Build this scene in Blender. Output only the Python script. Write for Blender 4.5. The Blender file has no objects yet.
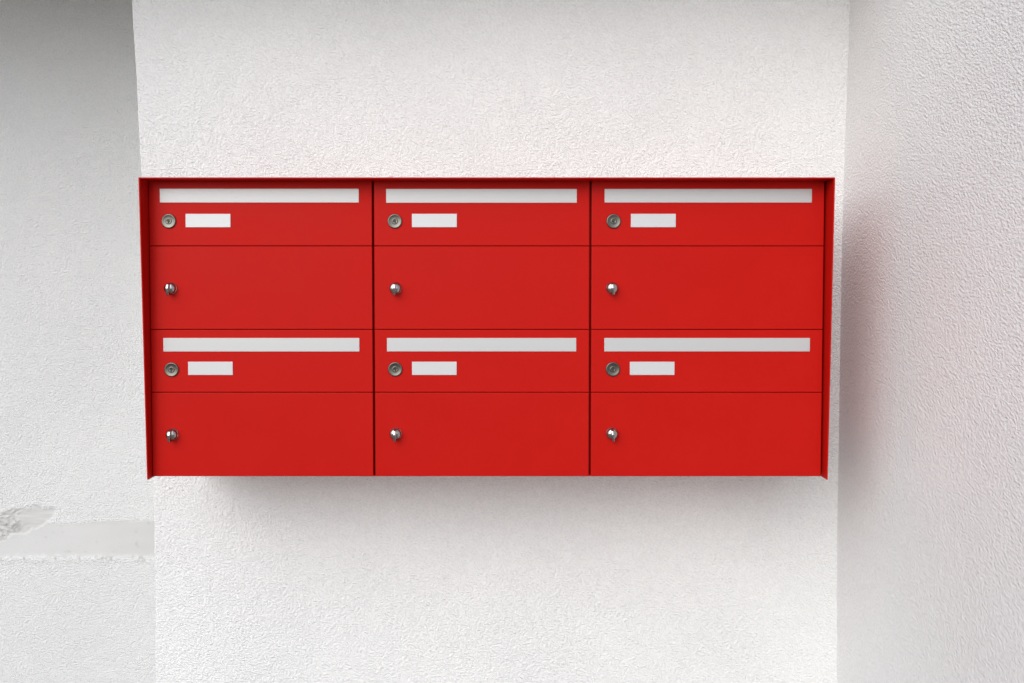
import bpy, bmesh, math, random
from mathutils import Vector, Matrix, noise
random.seed(7)
R = math.radians
sc = bpy.context.scene
col = sc.collection

# ---------------------------------------------------------------- camera
F = 850.0                     # focal length in pixels of a 1024 px wide frame
PITCH = math.atan(F / 12900)  # slightly downwards
D0 = 1.42                     # distance from the lens to the front edge of the visor
H = 1.45
cam_d = bpy.data.cameras.new('camera'); cam = bpy.data.objects.new('camera', cam_d); col.objects.link(cam)
cam.location = (0, -D0, H); cam.rotation_euler = (R(90) - PITCH, 0, 0)
cam_d.sensor_fit = 'HORIZONTAL'; cam_d.sensor_width = 36; cam_d.lens = 36 * F / 1024
cam_d.clip_start = 0.02; cam_d.clip_end = 500
sc.camera = cam

# ---------------------------------------------------------------- sky, sun, exposure
SUN_EL, SUN_AZ = R(35), R(-28)          # azimuth measured from the camera's back, to the left
w = bpy.data.worlds.new('World'); sc.world = w; w.use_nodes = True
nt = w.node_tree; nt.nodes.clear()
sky = nt.nodes.new('ShaderNodeTexSky'); sky.sky_type = 'NISHITA'; sky.sun_disc = False
sky.sun_elevation = SUN_EL; sky.sun_rotation = R(180) - SUN_AZ * 1
sky.air_density = 1.0; sky.dust_density = 2.0; sky.ozone_density = 1.0
hsv = nt.nodes.new('ShaderNodeHueSaturation'); hsv.inputs['Saturation'].default_value = 0.5   # overcast: nearly colourless
bg = nt.nodes.new('ShaderNodeBackground'); bg.inputs['Strength'].default_value = 0.14
wo = nt.nodes.new('ShaderNodeOutputWorld')
nt.links.new(sky.outputs[0], hsv.inputs['Color']); nt.links.new(hsv.outputs[0], bg.inputs[0]); nt.links.new(bg.outputs[0], wo.inputs[0])
sd = bpy.data.lights.new('sun', 'SUN'); sd.energy = 1.0; sd.angle = R(60); sd.color = (0.94, 0.975, 1.0)
sun = bpy.data.objects.new('sun', sd); col.objects.link(sun)
sdir = Vector((math.sin(SUN_AZ) * math.cos(SUN_EL), -math.cos(SUN_AZ) * math.cos(SUN_EL), math.sin(SUN_EL)))
sun.rotation_euler = sdir.to_track_quat('Z', 'Y').to_euler(); sun.location = sdir * 6
vs = sc.view_settings; vs.view_transform = 'Standard'; vs.look = 'None'; vs.exposure = 0.47; vs.gamma = 1
try: vs.use_curve_mapping = False
except Exception: pass

# ---------------------------------------------------------------- helpers
CAMP = Vector((0, -D0, H))
FW = Vector((0, math.cos(PITCH), -math.sin(PITCH))); UP = Vector((0, math.sin(PITCH), math.cos(PITCH)))
def ray(px, py): return Vector((1, 0, 0)) * (px - 512) + UP * (341.5 - py) + FW * F
def at(px, py, Y):
    d = ray(px, py); t = (Y + D0) / d.y
    return CAMP + d * t

def nodes(name):
    m = bpy.data.materials.new(name); m.use_nodes = True
    n = m.node_tree.nodes; l = m.node_tree.links
    return m, n, l, n['Principled BSDF']

def obj(name, bm, mats, parent=None, smooth=False, loc=(0, 0, 0), rot=(0, 0, 0)):
    me = bpy.data.meshes.new(name)
    bmesh.ops.recalc_face_normals(bm, faces=bm.faces) if getattr(bm, '_rc', True) is True and False else None
    bm.to_mesh(me); bm.free()
    for m in (mats if isinstance(mats, (list, tuple)) else [mats]): me.materials.append(m)
    if smooth:
        for p in me.polygons: p.use_smooth = True
    o = bpy.data.objects.new(name, me); col.objects.link(o)
    o.location = loc; o.rotation_euler = rot
    if parent: o.parent = parent
    return o

def tag(o, label=None, cat=None, kind=None, group=None):
    if label: o['label'] = label
    if cat: o['category'] = cat
    if kind: o['kind'] = kind
    if group: o['group'] = group

def box(bm, x0, x1, y0, y1, z0, z1, bevel=0, mi=0, seg=2):
    t = bmesh.new()
    vs_ = [t.verts.new(p) for p in ((x0,y0,z0),(x1,y0,z0),(x1,y1,z0),(x0,y1,z0),(x0,y0,z1),(x1,y0,z1),(x1,y1,z1),(x0,y1,z1))]
    for f in ((3,2,1,0),(4,5,6,7),(0,1,5,4),(1,2,6,5),(2,3,7,6),(3,0,4,7)): t.faces.new([vs_[i] for i in f])
    if bevel: bmesh.ops.bevel(t, geom=list(t.edges), offset=bevel, segments=seg, profile=0.5, affect='EDGES')
    me = bpy.data.meshes.new('t'); t.to_mesh(me); t.free()
    n0 = len(bm.faces); bm.from_mesh(me); bpy.data.meshes.remove(me)
    bm.faces.ensure_lookup_table()
    for f in bm.faces[n0:]: f.material_index = mi

def lathe(bm, prof, seg=40, mi=0, axis='Y', cx=0, cz=0):
    """profile of (radius, depth) pairs turned about the -Y axis (towards the viewer)"""
    rings = []
    for r, y in prof:
        if r < 1e-7: rings.append([bm.verts.new((cx, y, cz))])
        else: rings.append([bm.verts.new((cx + r * math.cos(2*math.pi*i/seg), y, cz + r * math.sin(2*math.pi*i/seg))) for i in range(seg)])
    for a, b in zip(rings, rings[1:]):
        for i in range(seg):
            j = (i + 1) % seg
            if len(a) == 1 and len(b) == 1: continue
            if len(b) == 1: f = bm.faces.new((a[i], a[j], b[0]))
            elif len(a) == 1: f = bm.faces.new((a[0], b[j], b[i]))
            else: f = bm.faces.new((a[i], a[j], b[j], b[i]))
            f.material_index = mi; f.smooth = True

# ---------------------------------------------------------------- materials
def stucco(name, base=(0.80, 0.80, 0.797), side=False, grain=1.0, masked=False, depth=0.0040):
    m, n, l, p = nodes(name)
    tc = n.new('ShaderNodeTexCoord')
    mp = n.new('ShaderNodeMapping'); mp.vector_type = 'TEXTURE'; mp.inputs['Rotation'].default_value = (R(30), 0, 0) if side else (0, R(32), 0)
    mp.inputs['Scale'].default_value = (1.0, 1.5, 0.95) if side else (1.4, 1.0, 0.85)
    l.new(tc.outputs['Object'], mp.inputs['Vector'])
    n1 = n.new('ShaderNodeTexNoise'); n1.inputs['Scale'].default_value = 290 * grain; n1.inputs['Detail'].default_value = 1.8
    n1.inputs['Roughness'].default_value = 0.55; n1.inputs['Distortion'].default_value = 0.0
    l.new(mp.outputs[0], n1.inputs['Vector'])
    n2 = n.new('ShaderNodeTexVoronoi'); n2.feature = 'SMOOTH_F1'; n2.inputs['Scale'].default_value = 175 * grain
    n2.inputs['Smoothness'].default_value = 0.6
    l.new(mp.outputs[0], n2.inputs['Vector'])
    n3 = n.new('ShaderNodeTexNoise'); n3.inputs['Scale'].default_value = 34; n3.inputs['Detail'].default_value = 2
    l.new(tc.outputs['Object'], n3.inputs['Vector'])
    a = n.new('ShaderNodeMath'); a.operation = 'MULTIPLY_ADD'; a.inputs[1].default_value = 0.15
    l.new(n2.outputs['Distance'], a.inputs[0]); l.new(n1.outputs[0], a.inputs[2])
    b = n.new('ShaderNodeMath'); b.operation = 'MULTIPLY_ADD'; b.inputs[1].default_value = 0.3
    l.new(n3.outputs[0], b.inputs[0]); l.new(a.outputs[0], b.inputs[2])
    bump = n.new('ShaderNodeBump'); bump.inputs['Strength'].default_value = 1.0; bump.inputs['Distance'].default_value = depth
    # the float pressed harder in places: grains come and go, with a few long trowel sweeps
    n6 = n.new('ShaderNodeTexNoise'); n6.inputs['Scale'].default_value = 7; n6.inputs['Detail'].default_value = 3; l.new(tc.outputs['Object'], n6.inputs['Vector'])
    r6 = n.new('ShaderNodeMapRange'); r6.inputs['From Min'].default_value = 0.3; r6.inputs['From Max'].default_value = 0.7; r6.inputs['To Min'].default_value = 0.94; r6.inputs['To Max'].default_value = 1.05
    l.new(n6.outputs[0], r6.inputs['Value'])
    hm = n.new('ShaderNodeMath'); hm.operation = 'MULTIPLY'; l.new(b.outputs[0], hm.inputs[0]); l.new(r6.outputs[0], hm.inputs[1])
    # scattered deeper pits where a grain was dragged out
    pv = n.new('ShaderNodeTexVoronoi'); pv.inputs['Scale'].default_value = 75; l.new(mp.outputs[0], pv.inputs['Vector'])
    pm = n.new('ShaderNodeMapRange'); pm.inputs['From Min'].default_value = 0.05; pm.inputs['From Max'].default_value = 0.22; pm.inputs['To Min'].default_value = -0.08; pm.inputs['To Max'].default_value = 0.0
    l.new(pv.outputs['Distance'], pm.inputs['Value'])
    hs = n.new('ShaderNodeMath'); hs.operation = 'ADD'; l.new(hm.outputs[0], hs.inputs[0]); l.new(pm.outputs[0], hs.inputs[1])
    l.new(hs.outputs[0], bump.inputs['Height'])
    # uneven whitewash: broad, weak and neutral
    n4 = n.new('ShaderNodeTexNoise'); n4.inputs['Scale'].default_value = 3.1; n4.inputs['Detail'].default_value = 5
    l.new(tc.outputs['Object'], n4.inputs['Vector'])
    cr = n.new('ShaderNodeMix'); cr.data_type = 'RGBA'
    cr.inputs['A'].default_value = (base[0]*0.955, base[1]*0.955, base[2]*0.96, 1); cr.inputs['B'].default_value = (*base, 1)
    mr = n.new('ShaderNodeMapRange'); mr.inputs['From Min'].default_value = 0.35; mr.inputs['From Max'].default_value = 0.65
    l.new(n4.outputs[0], mr.inputs['Value']); l.new(mr.outputs[0], cr.inputs['Factor'])
    # tiny grit specks in the render coat
    vs2 = n.new('ShaderNodeTexVoronoi'); vs2.inputs['Scale'].default_value = 60; l.new(tc.outputs['Object'], vs2.inputs['Vector'])
    sp = n.new('ShaderNodeMapRange'); sp.inputs['From Min'].default_value = 0.03; sp.inputs['From Max'].default_value = 0.09
    sp.inputs['To Min'].default_value = 0.12; sp.inputs['To Max'].default_value = 0.0
    l.new(vs2.outputs['Distance'], sp.inputs['Value'])
    grit = n.new('ShaderNodeMix'); grit.data_type = 'RGBA'; grit.inputs['B'].default_value = (0.5, 0.49, 0.47, 1)
    l.new(sp.outputs[0], grit.inputs['Factor']); l.new(cr.outputs['Result'], grit.inputs['A'])
    # base colour darkens slightly in the low points of the grain
    gt = n.new('ShaderNodeMapRange'); gt.inputs['From Min'].default_value = 0.36; gt.inputs['From Max'].default_value = 0.58; gt.inputs['To Min'].default_value = 0.10; gt.inputs['To Max'].default_value = 0.0
    l.new(n1.outputs[0], gt.inputs['Value'])
    gm = n.new('ShaderNodeMix'); gm.data_type = 'RGBA'; gm.inputs['B'].default_value = (0.2, 0.2, 0.2, 1)
    l.new(gt.outputs[0], gm.inputs['Factor']); l.new(grit.outputs['Result'], gm.inputs['A'])
    grit = gm
    out = grit
    if masked:
        at_ = n.new('ShaderNodeAttribute'); at_.attribute_name = 'smoothed'
        inv = n.new('ShaderNodeMapRange'); inv.inputs['To Min'].default_value = 1.0; inv.inputs['To Max'].default_value = 0.1
        l.new(at_.outputs['Fac'], inv.inputs['Value']); l.new(inv.outputs[0], bump.inputs['Strength'])
        fm = n.new('ShaderNodeMix'); fm.data_type = 'RGBA'; fm.inputs['B'].default_value = (0.575, 0.573, 0.568, 1)
        fac = n.new('ShaderNodeMath'); fac.operation = 'MULTIPLY'; fac.inputs[1].default_value = 0.9
        l.new(at_.outputs['Fac'], fac.inputs[0]); l.new(fac.outputs[0], fm.inputs['Factor'])
        l.new(grit.outputs['Result'], fm.inputs['A'])
        at2 = n.new('ShaderNodeAttribute'); at2.attribute_name = 'greyed'
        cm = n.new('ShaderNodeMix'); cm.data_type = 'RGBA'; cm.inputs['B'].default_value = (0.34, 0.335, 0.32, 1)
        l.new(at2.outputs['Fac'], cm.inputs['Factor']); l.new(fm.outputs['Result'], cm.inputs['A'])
        out = cm
    l.new(out.outputs['Result'], p.inputs['Base Color']); l.new(bump.outputs[0], p.inputs['Normal'])
    p.inputs['Roughness'].default_value = 0.9; p.inputs['Specular IOR Level'].default_value = 0.2
    return m

def red_paint(low_bounce=False):
    m, n, l, p = nodes('low_bounce_red_powder_coat' if low_bounce else 'red_powder_coat')
    tc = n.new('ShaderNodeTexCoord')
    ns = n.new('ShaderNodeTexNoise'); ns.inputs['Scale'].default_value = 9; ns.inputs['Detail'].default_value = 7; ns.inputs['Roughness'].default_value = 0.62; l.new(tc.outputs['Object'], ns.inputs['Vector'])
    mx = n.new('ShaderNodeMix'); mx.data_type = 'RGBA'
    mx.inputs['A'].default_value = (0.405, 0.0065, 0.004, 1); mx.inputs['B'].default_value = (0.46, 0.0085, 0.0055, 1)
    l.new(ns.outputs[0], mx.inputs['Factor']); src = mx.outputs['Result']
    if low_bounce:      # mottled grey added to the unseen top sheet to weaken its red bounce
        nd = n.new('ShaderNodeTexNoise'); nd.inputs['Scale'].default_value = 38; nd.inputs['Detail'].default_value = 7; l.new(tc.outputs['Object'], nd.inputs['Vector'])
        dr = n.new('ShaderNodeMapRange'); dr.inputs['From Min'].default_value = 0.3; dr.inputs['From Max'].default_value = 0.7; dr.inputs['To Min'].default_value = 0.35; dr.inputs['To Max'].default_value = 0.85
        l.new(nd.outputs[0], dr.inputs['Value'])
        dm = n.new('ShaderNodeMix'); dm.data_type = 'RGBA'; dm.inputs['B'].default_value = (0.50, 0.47, 0.43, 1)
        l.new(dr.outputs[0], dm.inputs['Factor']); l.new(src, dm.inputs['A']); src = dm.outputs['Result']
    l.new(src, p.inputs['Base Color'])
    mr = n.new('ShaderNodeMapRange'); mr.inputs['From Min'].default_value = 0.3; mr.inputs['From Max'].default_value = 0.7; mr.inputs['To Min'].default_value = 0.30; mr.inputs['To Max'].default_value = 0.52
    l.new(ns.outputs[0], mr.inputs['Value']); l.new(mr.outputs[0], p.inputs['Roughness'])
    n2 = n.new('ShaderNodeTexNoise'); n2.inputs['Scale'].default_value = 900; l.new(tc.outputs['Object'], n2.inputs['Vector'])
    b = n.new('ShaderNodeBump'); b.inputs['Strength'].default_value = 0.25; b.inputs['Distance'].default_value = 0.0002
    l.new(n2.outputs[0], b.inputs['Height']); l.new(b.outputs[0], p.inputs['Normal'])
    p.inputs['Specular IOR Level'].default_value = 0.07
    return m

def metal(name, colr, rough, metallic=1.0, brushed=0):
    m, n, l, p = nodes(name)
    p.inputs['Metallic'].default_value = metallic; p.inputs['Roughness'].default_value = rough
    tc = n.new('ShaderNodeTexCoord'); mp = n.new('ShaderNodeMapping'); mp.inputs['Scale'].default_value = (2, 2, 60) if brushed else (1, 1, 1)
    l.new(tc.outputs['Object'], mp.inputs['Vector'])
    ns = n.new('ShaderNodeTexNoise'); ns.inputs['Scale'].default_value = 30; ns.inputs['Detail'].default_value = 4; l.new(mp.outputs[0], ns.inputs['Vector'])
    mx = n.new('ShaderNodeMix'); mx.data_type = 'RGBA'
    mx.inputs['A'].default_value = (*[c*0.94 for c in colr], 1); mx.inputs['B'].default_value = (*colr, 1)
    l.new(ns.outputs[0], mx.inputs['Factor']); l.new(mx.outputs['Result'], p.inputs['Base Color'])
    return m

M_RED = red_paint(); M_LOW_BOUNCE = red_paint(True)
M_PILLAR = stucco('white_stucco_pillar')
M_RIGHT = stucco('white_stucco_coarse', base=(0.765, 0.763, 0.76), side=True, grain=1.0, depth=0.0026)
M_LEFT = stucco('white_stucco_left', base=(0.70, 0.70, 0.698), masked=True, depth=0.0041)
M_ALU = metal('satin_aluminium', (0.49, 0.49, 0.49), 0.48, 0.3, brushed=1)
M_PLATE = metal('white_name_card', (0.54, 0.54, 0.55), 0.35, 0.1)
M_LOCK = metal('worn_nickel', (0.13, 0.127, 0.112), 0.3)
M_CHROME = metal('polished_nickel', (0.40, 0.39, 0.375), 0.2)
M_DARK = metal('dark_keyway', (0.02, 0.02, 0.02), 0.6, 0.0)

# ---------------------------------------------------------------- the building: walls
Y_PIL, Y_LEFT, Y_DOORT, Y_DOORB = 0.235, 0.50, 0.032, 0.016
Z0, Z1 = 0.0, 2.17          # floor and soffit

def edge_x(pts, Y):
    """a slightly bowed hand-plastered building edge through image points on the plane Y: returns x as a function of z"""
    q = [at(a, b, Y) for a, b in pts]                       # top to bottom
    def fx(z):
        k = 0
        while k < len(q) - 2 and z < q[k + 1].z: k += 1
        a, b = q[k], q[k + 1]
        t = (z - a.z) / (b.z - a.z)
        if t < 0 or t > 1:                                   # outside the picture the edge runs on plumb
            e = a if t < 0 else b
            return e.x
        return a.x + (b.x - a.x) * t
    return fx
arris = edge_x([(131.7, 0), (139.5, 150), (147.6, 320), (152.2, 440), (154.2, 530), (155.6, 683)], Y_PIL)
corner = edge_x([(850.3, 0), (844.3, 165), (841.6, 250), (838.9, 430), (837.3, 530), (837.0, 683)], Y_PIL)

def frange(a, b, step):
    n = max(1, round((b - a) / step)); return [a + (b - a) * i / n for i in range(n + 1)]

def wob(z, s, amp): return amp * noise.noise(Vector((s, z * 60, 0))) + amp * 1.4 * noise.noise(Vector((s + 9, z * 9, 0)))

# pillar: front face with a worn, slightly wandering left arris and its return back to the left wall
bm = bmesh.new()
zs = [0.0, 0.3, 0.6] + frange(0.65, 2.03, 0.006) + [Z1]
prev = None
for z in zs:
    xa = arris(z) + wob(z, 3, 0.0011); xc = corner(z) + 0.03
    r = 0.0028
    row = [bm.verts.new(c) for c in ((xa, Y_LEFT + 0.03, z), (xa, Y_PIL + r, z), (xa + r*0.3, Y_PIL + r*0.3, z), (xa + r, Y_PIL, z), (xa + 0.05, Y_PIL, z), (xc, Y_PIL, z), (xc, Y_LEFT + 0.03, z))]
    if prev:
        for i in range(len(row) - 1):
            f = bm.faces.new((prev[i], prev[i+1], row[i+1], row[i])); f.smooth = i in (1, 2)
    prev = row
pil = obj('stucco_pillar', bm, M_PILLAR)
tag(pil, 'broad white stucco wall section directly behind the red mailboxes', 'wall')

# right wall: comes forward from the corner, almost square to the pillar
SPLAY = R(3)
bm = bmesh.new()
prev = None
for z in frange(0.0, Z1, 0.05):
    xc = corner(z)
    L = 2.2
    pts = [(xc - 0.02 * math.sin(SPLAY), Y_PIL + 0.02 * math.cos(SPLAY)), (xc + L * math.sin(SPLAY), Y_PIL - L * math.cos(SPLAY)),
           (xc + L * math.sin(SPLAY) + 0.25, Y_PIL - L * math.cos(SPLAY)), (xc + 0.25, Y_PIL + 0.02)]
    row = [bm.verts.new((x, y, z)) for x, y in pts]
    if prev:
        for i in range(3): bm.faces.new((prev[i], prev[i+1], row[i+1], row[i]))
    prev = row
rw = obj('stucco_wall', bm, M_RIGHT)
tag(rw, 'white stucco side wall coming forward on the right, tinted red by the mailboxes', 'wall')

# left wall: set back behind the pillar, with the smooth filled band and a torn patch of mortar
band_t, band_b = at(80, 521.5, Y_LEFT).z, at(80, 556.5, Y_LEFT).z
xL0 = at(0, 530, Y_LEFT).x
pxm = (at(101, 530, Y_LEFT).x - at(1, 530, Y_LEFT).x) / 100     # one photo pixel in metres on this wall
def sstep(a, b, x):
    t = max(0, min(1, (x - a) / (b - a))); return t*t*(3-2*t)
def left_h(x, z):
    """(height out of the wall, smoothed mask, grey mask: bare mortar, and the band greyer towards the arris)"""
    u = (x - xL0) / pxm; v = 539 - (z - at(80, 539, Y_LEFT).z) / pxm      # roughly photo pixels
    n_ = noise.noise(Vector((x*38, z*38, 0))); nf = noise.noise(Vector((x*150, z*150, 3)))
    top = 521.5 + 1.4 * noise.noise(Vector((x*22, 0, 5))) + (2.4 if u < 60 else 2.4 * max(0, 1-(u-60)/50)) * 1.0
    bot = 557.5 + 2.2 * noise.noise(Vector((x*55, 0, 8))) + 1.3 * nf
    band = sstep(top - 2.0, top + 2.2, v) * (1 - sstep(bot - 3.5, bot + 2.5, v))
    h = -0.0011 * band
    # ragged crumbs of render along the lower edge of the band
    lip = math.exp(-((v - bot) / 3.0) ** 2) * max(0, 1.1 * nf + 1.3 * noise.noise(Vector((x*31, 3, 77)))) * (0.35 + 0.65 * sstep(30, 70, u))
    h += 0.0016 * lip
    h += 0.0008 * math.exp(-((v - bot - 3) / 3.0) ** 2)
    # torn patch: an oval scoop at the left end, its lip standing proud
    d = math.hypot((u + 2) / 62, (v - 524 + 0.24 * (u - 6)) / 15.5) + 0.22 * n_ + 0.10 * nf
    scoop = 1 - sstep(0.78, 1.0, d)
    rim = math.exp(-((d - 1.03) / 0.10) ** 2)
    h += -0.0022 * scoop + 0.0004 * rim * (0.6 + n_)
    crumb = scoop * sstep(0.10, 0.55, noise.noise(Vector((x*130, z*210, 11))) + 0.5 * noise.noise(Vector((x*50, z*60, 2)))) * (1 - sstep(16, 30, u))
    h += 0.0035 * crumb
    sm = max(band, scoop) * (1 - 0.6 * crumb)
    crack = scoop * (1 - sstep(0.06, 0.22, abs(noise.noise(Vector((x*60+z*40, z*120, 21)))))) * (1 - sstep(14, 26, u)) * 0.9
    greying = band * sstep(0.35, 0.7, noise.noise(Vector((x*70, z*90, 31)))) * 0.3 + 0.5 * math.exp(-((v - bot - 1) / 2.8) ** 2) * sstep(0.12, 0.4, noise.noise(Vector((x*110, z*90, 51))) + 0.6 * noise.noise(Vector((x*24, 0, 71)))) + (0.05 + 0.18 * sstep(60, 150, u)) * band * max(0, 0.7 + noise.noise(Vector((x*14, z*30, 61))))  # blotches, lower-edge specks, and the band greying towards the arris
    return h, sm, min(1, 0.30 * scoop * (1 - crumb) * (0.7 + 1.3 * noise.noise(Vector((x*25, z*160, 41)))) + crack * 0.6 + greying)
bm = bmesh.new()
la = bm.verts.layers.float.new('smoothed'); lb = bm.verts.layers.float.new('greyed')
xs = [-1.6, -1.3] + frange(xL0 - 0.06, arris(1.2) + 0.05, 0.0026)
zz = frange(0.0, at(80, 600, Y_LEFT).z, 0.05)[:-1] + frange(at(80, 600, Y_LEFT).z, at(80, 480, Y_LEFT).z, 0.0026) + frange(at(80, 480, Y_LEFT).z, Z1, 0.05)[1:]
grid = []
for z in zz:
    row = []
    for x in xs:
        h, s, c = left_h(x, z) if x > xL0 - 0.2 else (0, 0, 0)
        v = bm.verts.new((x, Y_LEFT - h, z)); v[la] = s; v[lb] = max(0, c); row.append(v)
    grid.append(row)
for a, b in zip(grid, grid[1:]):
    for i in range(len(a) - 1):
        f = bm.faces.new((a[i], a[i+1], b[i+1], b[i])); f.smooth = True
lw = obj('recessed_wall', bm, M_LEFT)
tag(lw, 'recessed white stucco wall on the left, with a smooth grey filler band low down', 'wall')

# ground and the soffit overhead (both just outside the frame; they carry the light)
m, n, l, p = nodes('concrete_paving'); tc = n.new('ShaderNodeTexCoord'); ns = n.new('ShaderNodeTexNoise'); ns.inputs['Scale'].default_value = 4; ns.inputs['Detail'].default_value = 8
l.new(tc.outputs['Object'], ns.inputs['Vector']); cr = n.new('ShaderNodeMix'); cr.data_type = 'RGBA'
cr.inputs['A'].default_value = (0.15, 0.15, 0.148, 1); cr.inputs['B'].default_value = (0.22, 0.22, 0.216, 1)
l.new(ns.outputs[0], cr.inputs['Factor']); l.new(cr.outputs['Result'], p.inputs['Base Color']); p.inputs['Roughness'].default_value = 0.9
bm = bmesh.new(); v = [bm.verts.new(c) for c in ((-60, -80, 0), (60, -80, 0), (60, 1, 0), (-60, 1, 0))]; bm.faces.new(v)
g = obj('ground', bm, m); tag(g, kind='structure')

bm = bmesh.new(); box(bm, -1.8, 1.6, -0.10, 0.6, Z1, Z1 + 0.2, 0.004)
so = obj('canopy', bm, M_PILLAR); tag(so, 'white rendered canopy slab over the mailbox niche', 'canopy')

# ---------------------------------------------------------------- the mailbox bank
tl, tr = at(138.6, 177.3, 0), at(834.9, 177.3, 0)
bl, br = at(146.6, 479.8, 0), at(828.3, 479.8, 0)
XL, XR = (tl.x + bl.x) / 2, (tr.x + br.x) / 2
ZT, ZB = (tl.z + tr.z) / 2, (bl.z + br.z) / 2
print('visor front edge', tl, bl, tr, br)
root = bpy.data.objects.new('mailbox_bank', None); col.objects.link(root)
root.location = ((XL + XR) / 2, Y_PIL, ZB); root.empty_display_size = 0.1
tag(root, 'bright red wall-mounted bank of six letterboxes in two rows of three', 'mailboxes')
def L(p): return Vector(p) - Vector(root.location)

# door plane, leaning out a little towards the bottom
tilt = math.atan((Y_DOORT - Y_DOORB) / (ZT - ZB))
NZ = Vector((0, -math.sin(tilt), math.cos(tilt)))
def dY(z): return Y_DOORB + (Y_DOORT - Y_DOORB) * (z - ZB) / (ZT - ZB)
def onp(px, py):
    """photo point on the door plane"""
    d = ray(px, py)
    # Y = Y_DOORB + k (z - ZB)
    k = (Y_DOORT - Y_DOORB) / (ZT - ZB)
    t = (Y_DOORB + k * (CAMP.z - ZB) - CAMP.y) / (d.y - k * d.z)
    return CAMP + d * t
def mid(px_t, px_b): return (onp(px_t, 181).x + onp(px_b, 475).x) / 2
DXL, DXR = mid(149.0, 152.0), mid(824.0, 821.6)
DIV1, DIV2 = mid(373.2, 373.9), mid(590.3, 590.1)
print('door plane x', [round(onp(148.,181).x - onp(151.4,475).x,4), round(onp(824.,181).x - onp(821.6,475).x,4), round(onp(373.2,181).x - onp(373.9,475).x,4)])
zt, z1, z2, z3, zb = [onp(480, y).z for y in (179.2, 246.0, 329.6, 392.4, 476.3)]

T = 0.0022
# side panels run from the wall to the visor's front edge; top visor; each a folded sheet
for s, x, dx in ((-1, XL, DXL), (1, XR, DXR)):
    bm = bmesh.new()
    x0, x1 = (x, x + T) if s < 0 else (x - T, x)
    box(bm, x0, x1, 0.0, Y_PIL - 0.004, ZB, ZT - T - 0.0001, 0.0005)
    bmesh.ops.translate(bm, verts=bm.verts, vec=-Vector(root.location))
    obj('side_panel', bm, M_RED, root)
bm = bmesh.new(); box(bm, XL, XR, 0.0, Y_PIL - 0.004, ZT - T, ZT, 0.0005)
bmesh.ops.translate(bm, verts=bm.verts, vec=-Vector(root.location)); 
bm.normal_update()
for f in bm.faces:
    if f.normal.z > 0.9: f.material_index = 1
obj('visor', bm, [M_RED, M_LOW_BOUNCE], root)
# carcass behind the doors (its front edges follow the leaning door plane)
GAPD = 0.016
bm = bmesh.new()
def slab(bm, x0, x1, za, zb_, off, yb):
    ya, yb2 = dY(za) + off, dY(zb_) + off
    t = [bm.verts.new(c) for c in ((x0, ya, za), (x1, ya, za), (x1, yb, za), (x0, yb, za), (x0, yb2, zb_), (x1, yb2, zb_), (x1, yb, zb_), (x0, yb, zb_))]
    for f in ((3,2,1,0),(4,5,6,7),(0,1,5,4),(1,2,6,5),(2,3,7,6),(3,0,4,7)): bm.faces.new([t[i] for i in f])
slab(bm, XL + T + 0.0006, XR - T - 0.0006, zb + 0.0016, ZT - T - 0.0006, GAPD, Y_PIL - 0.006)
# bottom tray lip
slab(bm, DXL + 0.001, DXR - 0.001, zb - 0.0002, zb + 0.0014, 0.0016, Y_PIL - 0.006)
bmesh.ops.translate(bm, verts=bm.verts, vec=-Vector(root.location)); obj('carcass', bm, M_RED, root)

def panel(name, xa, xb, za, zb_):
    """a door or flap: a bevelled sheet lying in the door plane, its origin at its centre"""
    cx, cz = (xa + xb) / 2, (za + zb_) / 2
    h = (zb_ - za) / math.cos(tilt)
    bm = bmesh.new(); box(bm, -(xb-xa)/2, (xb-xa)/2, 0, 0.0135, -h/2, h/2, 0.0012)
    return obj(name, bm, M_RED, root, loc=L((cx, dY(cz), cz)), rot=(-tilt if False else math.atan2(Y_DOORT - Y_DOORB, ZT - ZB) * -1, 0, 0))

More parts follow.
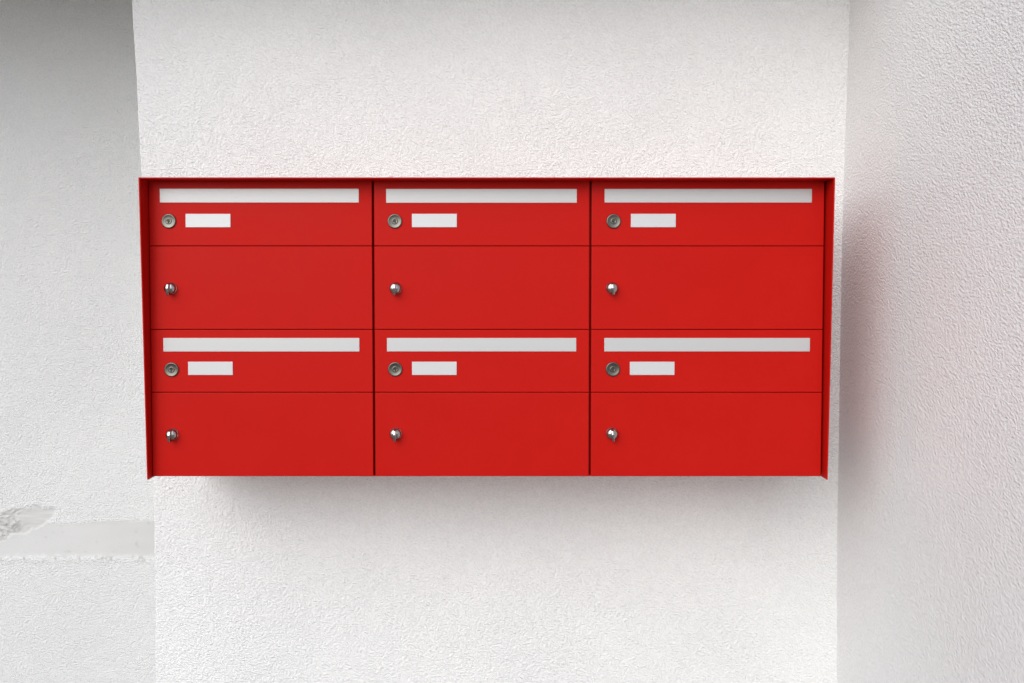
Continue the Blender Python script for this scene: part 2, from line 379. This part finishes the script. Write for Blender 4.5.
def lock_mesh():
    bm = bmesh.new()
    r = 0.0122
    lathe(bm, [(r*1.0, 0.0005), (r*1.0, -0.0016), (r*0.95, -0.0023), (r*0.88, -0.0025), (r*0.80, -0.0022), (r*0.50, -0.0018), (0, -0.0018)], 48)
    # plug, slightly turned, with a keyway and two worn facets
    lathe(bm, [(r*0.46, -0.0015), (r*0.43, -0.0023), (r*0.34, -0.0026), (r*0.22, -0.0021), (0, -0.0020)], 32)
    n0 = len(bm.faces)
    box(bm, -0.0008, 0.0018, -0.0028, -0.0016, -0.0036, 0.0010, 0.0003, mi=1)
    box(bm, -0.0036, 0.0002, -0.0027, -0.0016, -0.0010, 0.0006, 0.0002, mi=1)
    return bm
def knob_mesh():
    bm = bmesh.new()
    r = 0.0095
    lathe(bm, [(r*1.1, 0.0004), (r*1.1, -0.0010), (r*1.02, -0.0016), (r*0.98, -0.0020), (r*0.98, -0.0060), (r*0.92, -0.0080), (r*0.72, -0.0096), (r*0.4, -0.0106), (0, -0.0109)], 40)
    # the turning wing: a vertical blade across the head that runs out below it
    t = bmesh.new()
    prof = [(-0.0108, 0.0150), (-0.0060, 0.0170), (0.0, 0.0180), (0.0062, 0.0160), (0.0088, 0.0120), (0.0088, 0.006), (0.0, 0.004), (-0.0114, 0.006), (-0.0122, 0.0135)]
    hw = 0.0022
    A = [t.verts.new((-hw, -d, z)) for z, d in prof]; B = [t.verts.new((hw, -d, z)) for z, d in prof]
    t.faces.new(A); t.faces.new(B[::-1])
    for i in range(len(prof)):
        j = (i+1) % len(prof); t.faces.new((A[j], A[i], B[i], B[j]))
    bmesh.ops.recalc_face_normals(t, faces=t.faces)
    bmesh.ops.bevel(t, geom=list(t.edges), offset=0.0008, segments=3, profile=0.5, affect='EDGES')
    for f in t.faces: f.smooth = True
    me = bpy.data.meshes.new('t'); t.to_mesh(me); t.free(); bm.from_mesh(me); bpy.data.meshes.remove(me)
    return bm

cols = [(DXL, DIV1 - 0.0018), (DIV1 + 0.0018, DIV2 - 0.0018), (DIV2 + 0.0018, DXR)]
HG = 0.00045
rows = [(z1 + HG, zt, z2 + HG, z1 - HG), (z3 + HG, z2 - HG, zb, z3 - HG)]
#  slots (x0,x1,y0,y1), plates, lock centre, knob centre: photo positions, turned into places on the door plane
SL = [[(159.9, 358.8, 188.8, 202.6), (386.2, 576.8, 189.0, 202.8), (604.6, 811.8, 189.0, 202.6)],
      [(163.4, 359.4, 338.0, 351.5), (387.0, 576.2, 338.0, 351.4), (604.3, 809.8, 338.0, 351.4)]]
PL = [[(185.8, 230.5, 213.9, 227.3), (412.0, 456.8, 213.8, 227.3), (630.6, 676.0, 213.8, 227.3)],
      [(188.1, 233.0, 361.6, 375.1), (412.1, 456.6, 361.6, 375.1), (629.6, 674.7, 361.6, 375.1)]]
LK = [[(169.0, 221.2), (394.9, 221.3), (613.6, 221.3)], [(171.8, 369.6), (395.3, 369.2), (612.8, 369.2)]]
KN = [[(171.0, 288.4), (395.6, 288.3), (612.0, 288.2)], [(172.6, 434.2), (395.8, 433.6), (612.0, 433.4)]]
lock0 = knob0 = plate0 = None
def child(o, parent, p, proud=0.0):
    """place o on the face of a panel at world point p"""
    o.parent = parent
    pc = Vector(root.location) + Vector(parent.location)
    dv = p - pc
    o.location = (dv.x, -proud, dv.z / math.cos(tilt))
for r in range(2):
    for c in range(3):
        xa, xb = cols[c]; fza, fzb, dza, dzb = rows[r]
        flap = panel('letter_flap', xa, xb, fza, fzb)
        door = panel('parcel_door', xa, xb, dza, dzb)
        x0, x1, y0, y1 = SL[r][c]
        a, b = onp(x0, (y0+y1)/2), onp(x1, (y0+y1)/2); hh = (onp(480, y0) - onp(480, y1)).length; ctr = (a + b) / 2
        bm = bmesh.new(); box(bm, -(b.x-a.x)/2, (b.x-a.x)/2, 0, 0.0012, -hh/2, hh/2, 0.0003)
        child(obj('mail_slot', bm, M_ALU), flap, ctr, 0.0007)
        x0, x1, y0, y1 = PL[r][c]
        pa, pb = onp(x0, y1), onp(x1, y0); pw, ph = pb.x - pa.x, (pb - pa).z / math.cos(tilt)
        if plate0 is None:
            bm = bmesh.new(); box(bm, -pw/2, pw/2, 0, 0.0014, -ph/2, ph/2, 0.00035)
            plate0 = o = obj('name_plate', bm, M_PLATE)
        else: o = plate0.copy(); col.objects.link(o)
        child(o, flap, (pa + pb) / 2, 0.0009)
        if lock0 is None: lock0 = o = obj('lock', lock_mesh(), [M_LOCK, M_DARK])
        else: o = lock0.copy(); col.objects.link(o)
        child(o, flap, onp(*LK[r][c]), 0.0); o.rotation_euler = (0, R([14, -6, 4, 22, -2, 9][r*3+c]), 0)
        if knob0 is None: knob0 = o = obj('knob', knob_mesh(), M_CHROME)
        else: o = knob0.copy(); col.objects.link(o)
        child(o, door, onp(*KN[r][c]), 0.0); o.rotation_euler = (0, R([2, 4, -5, 5, 3, -6][r*3+c]), 0)
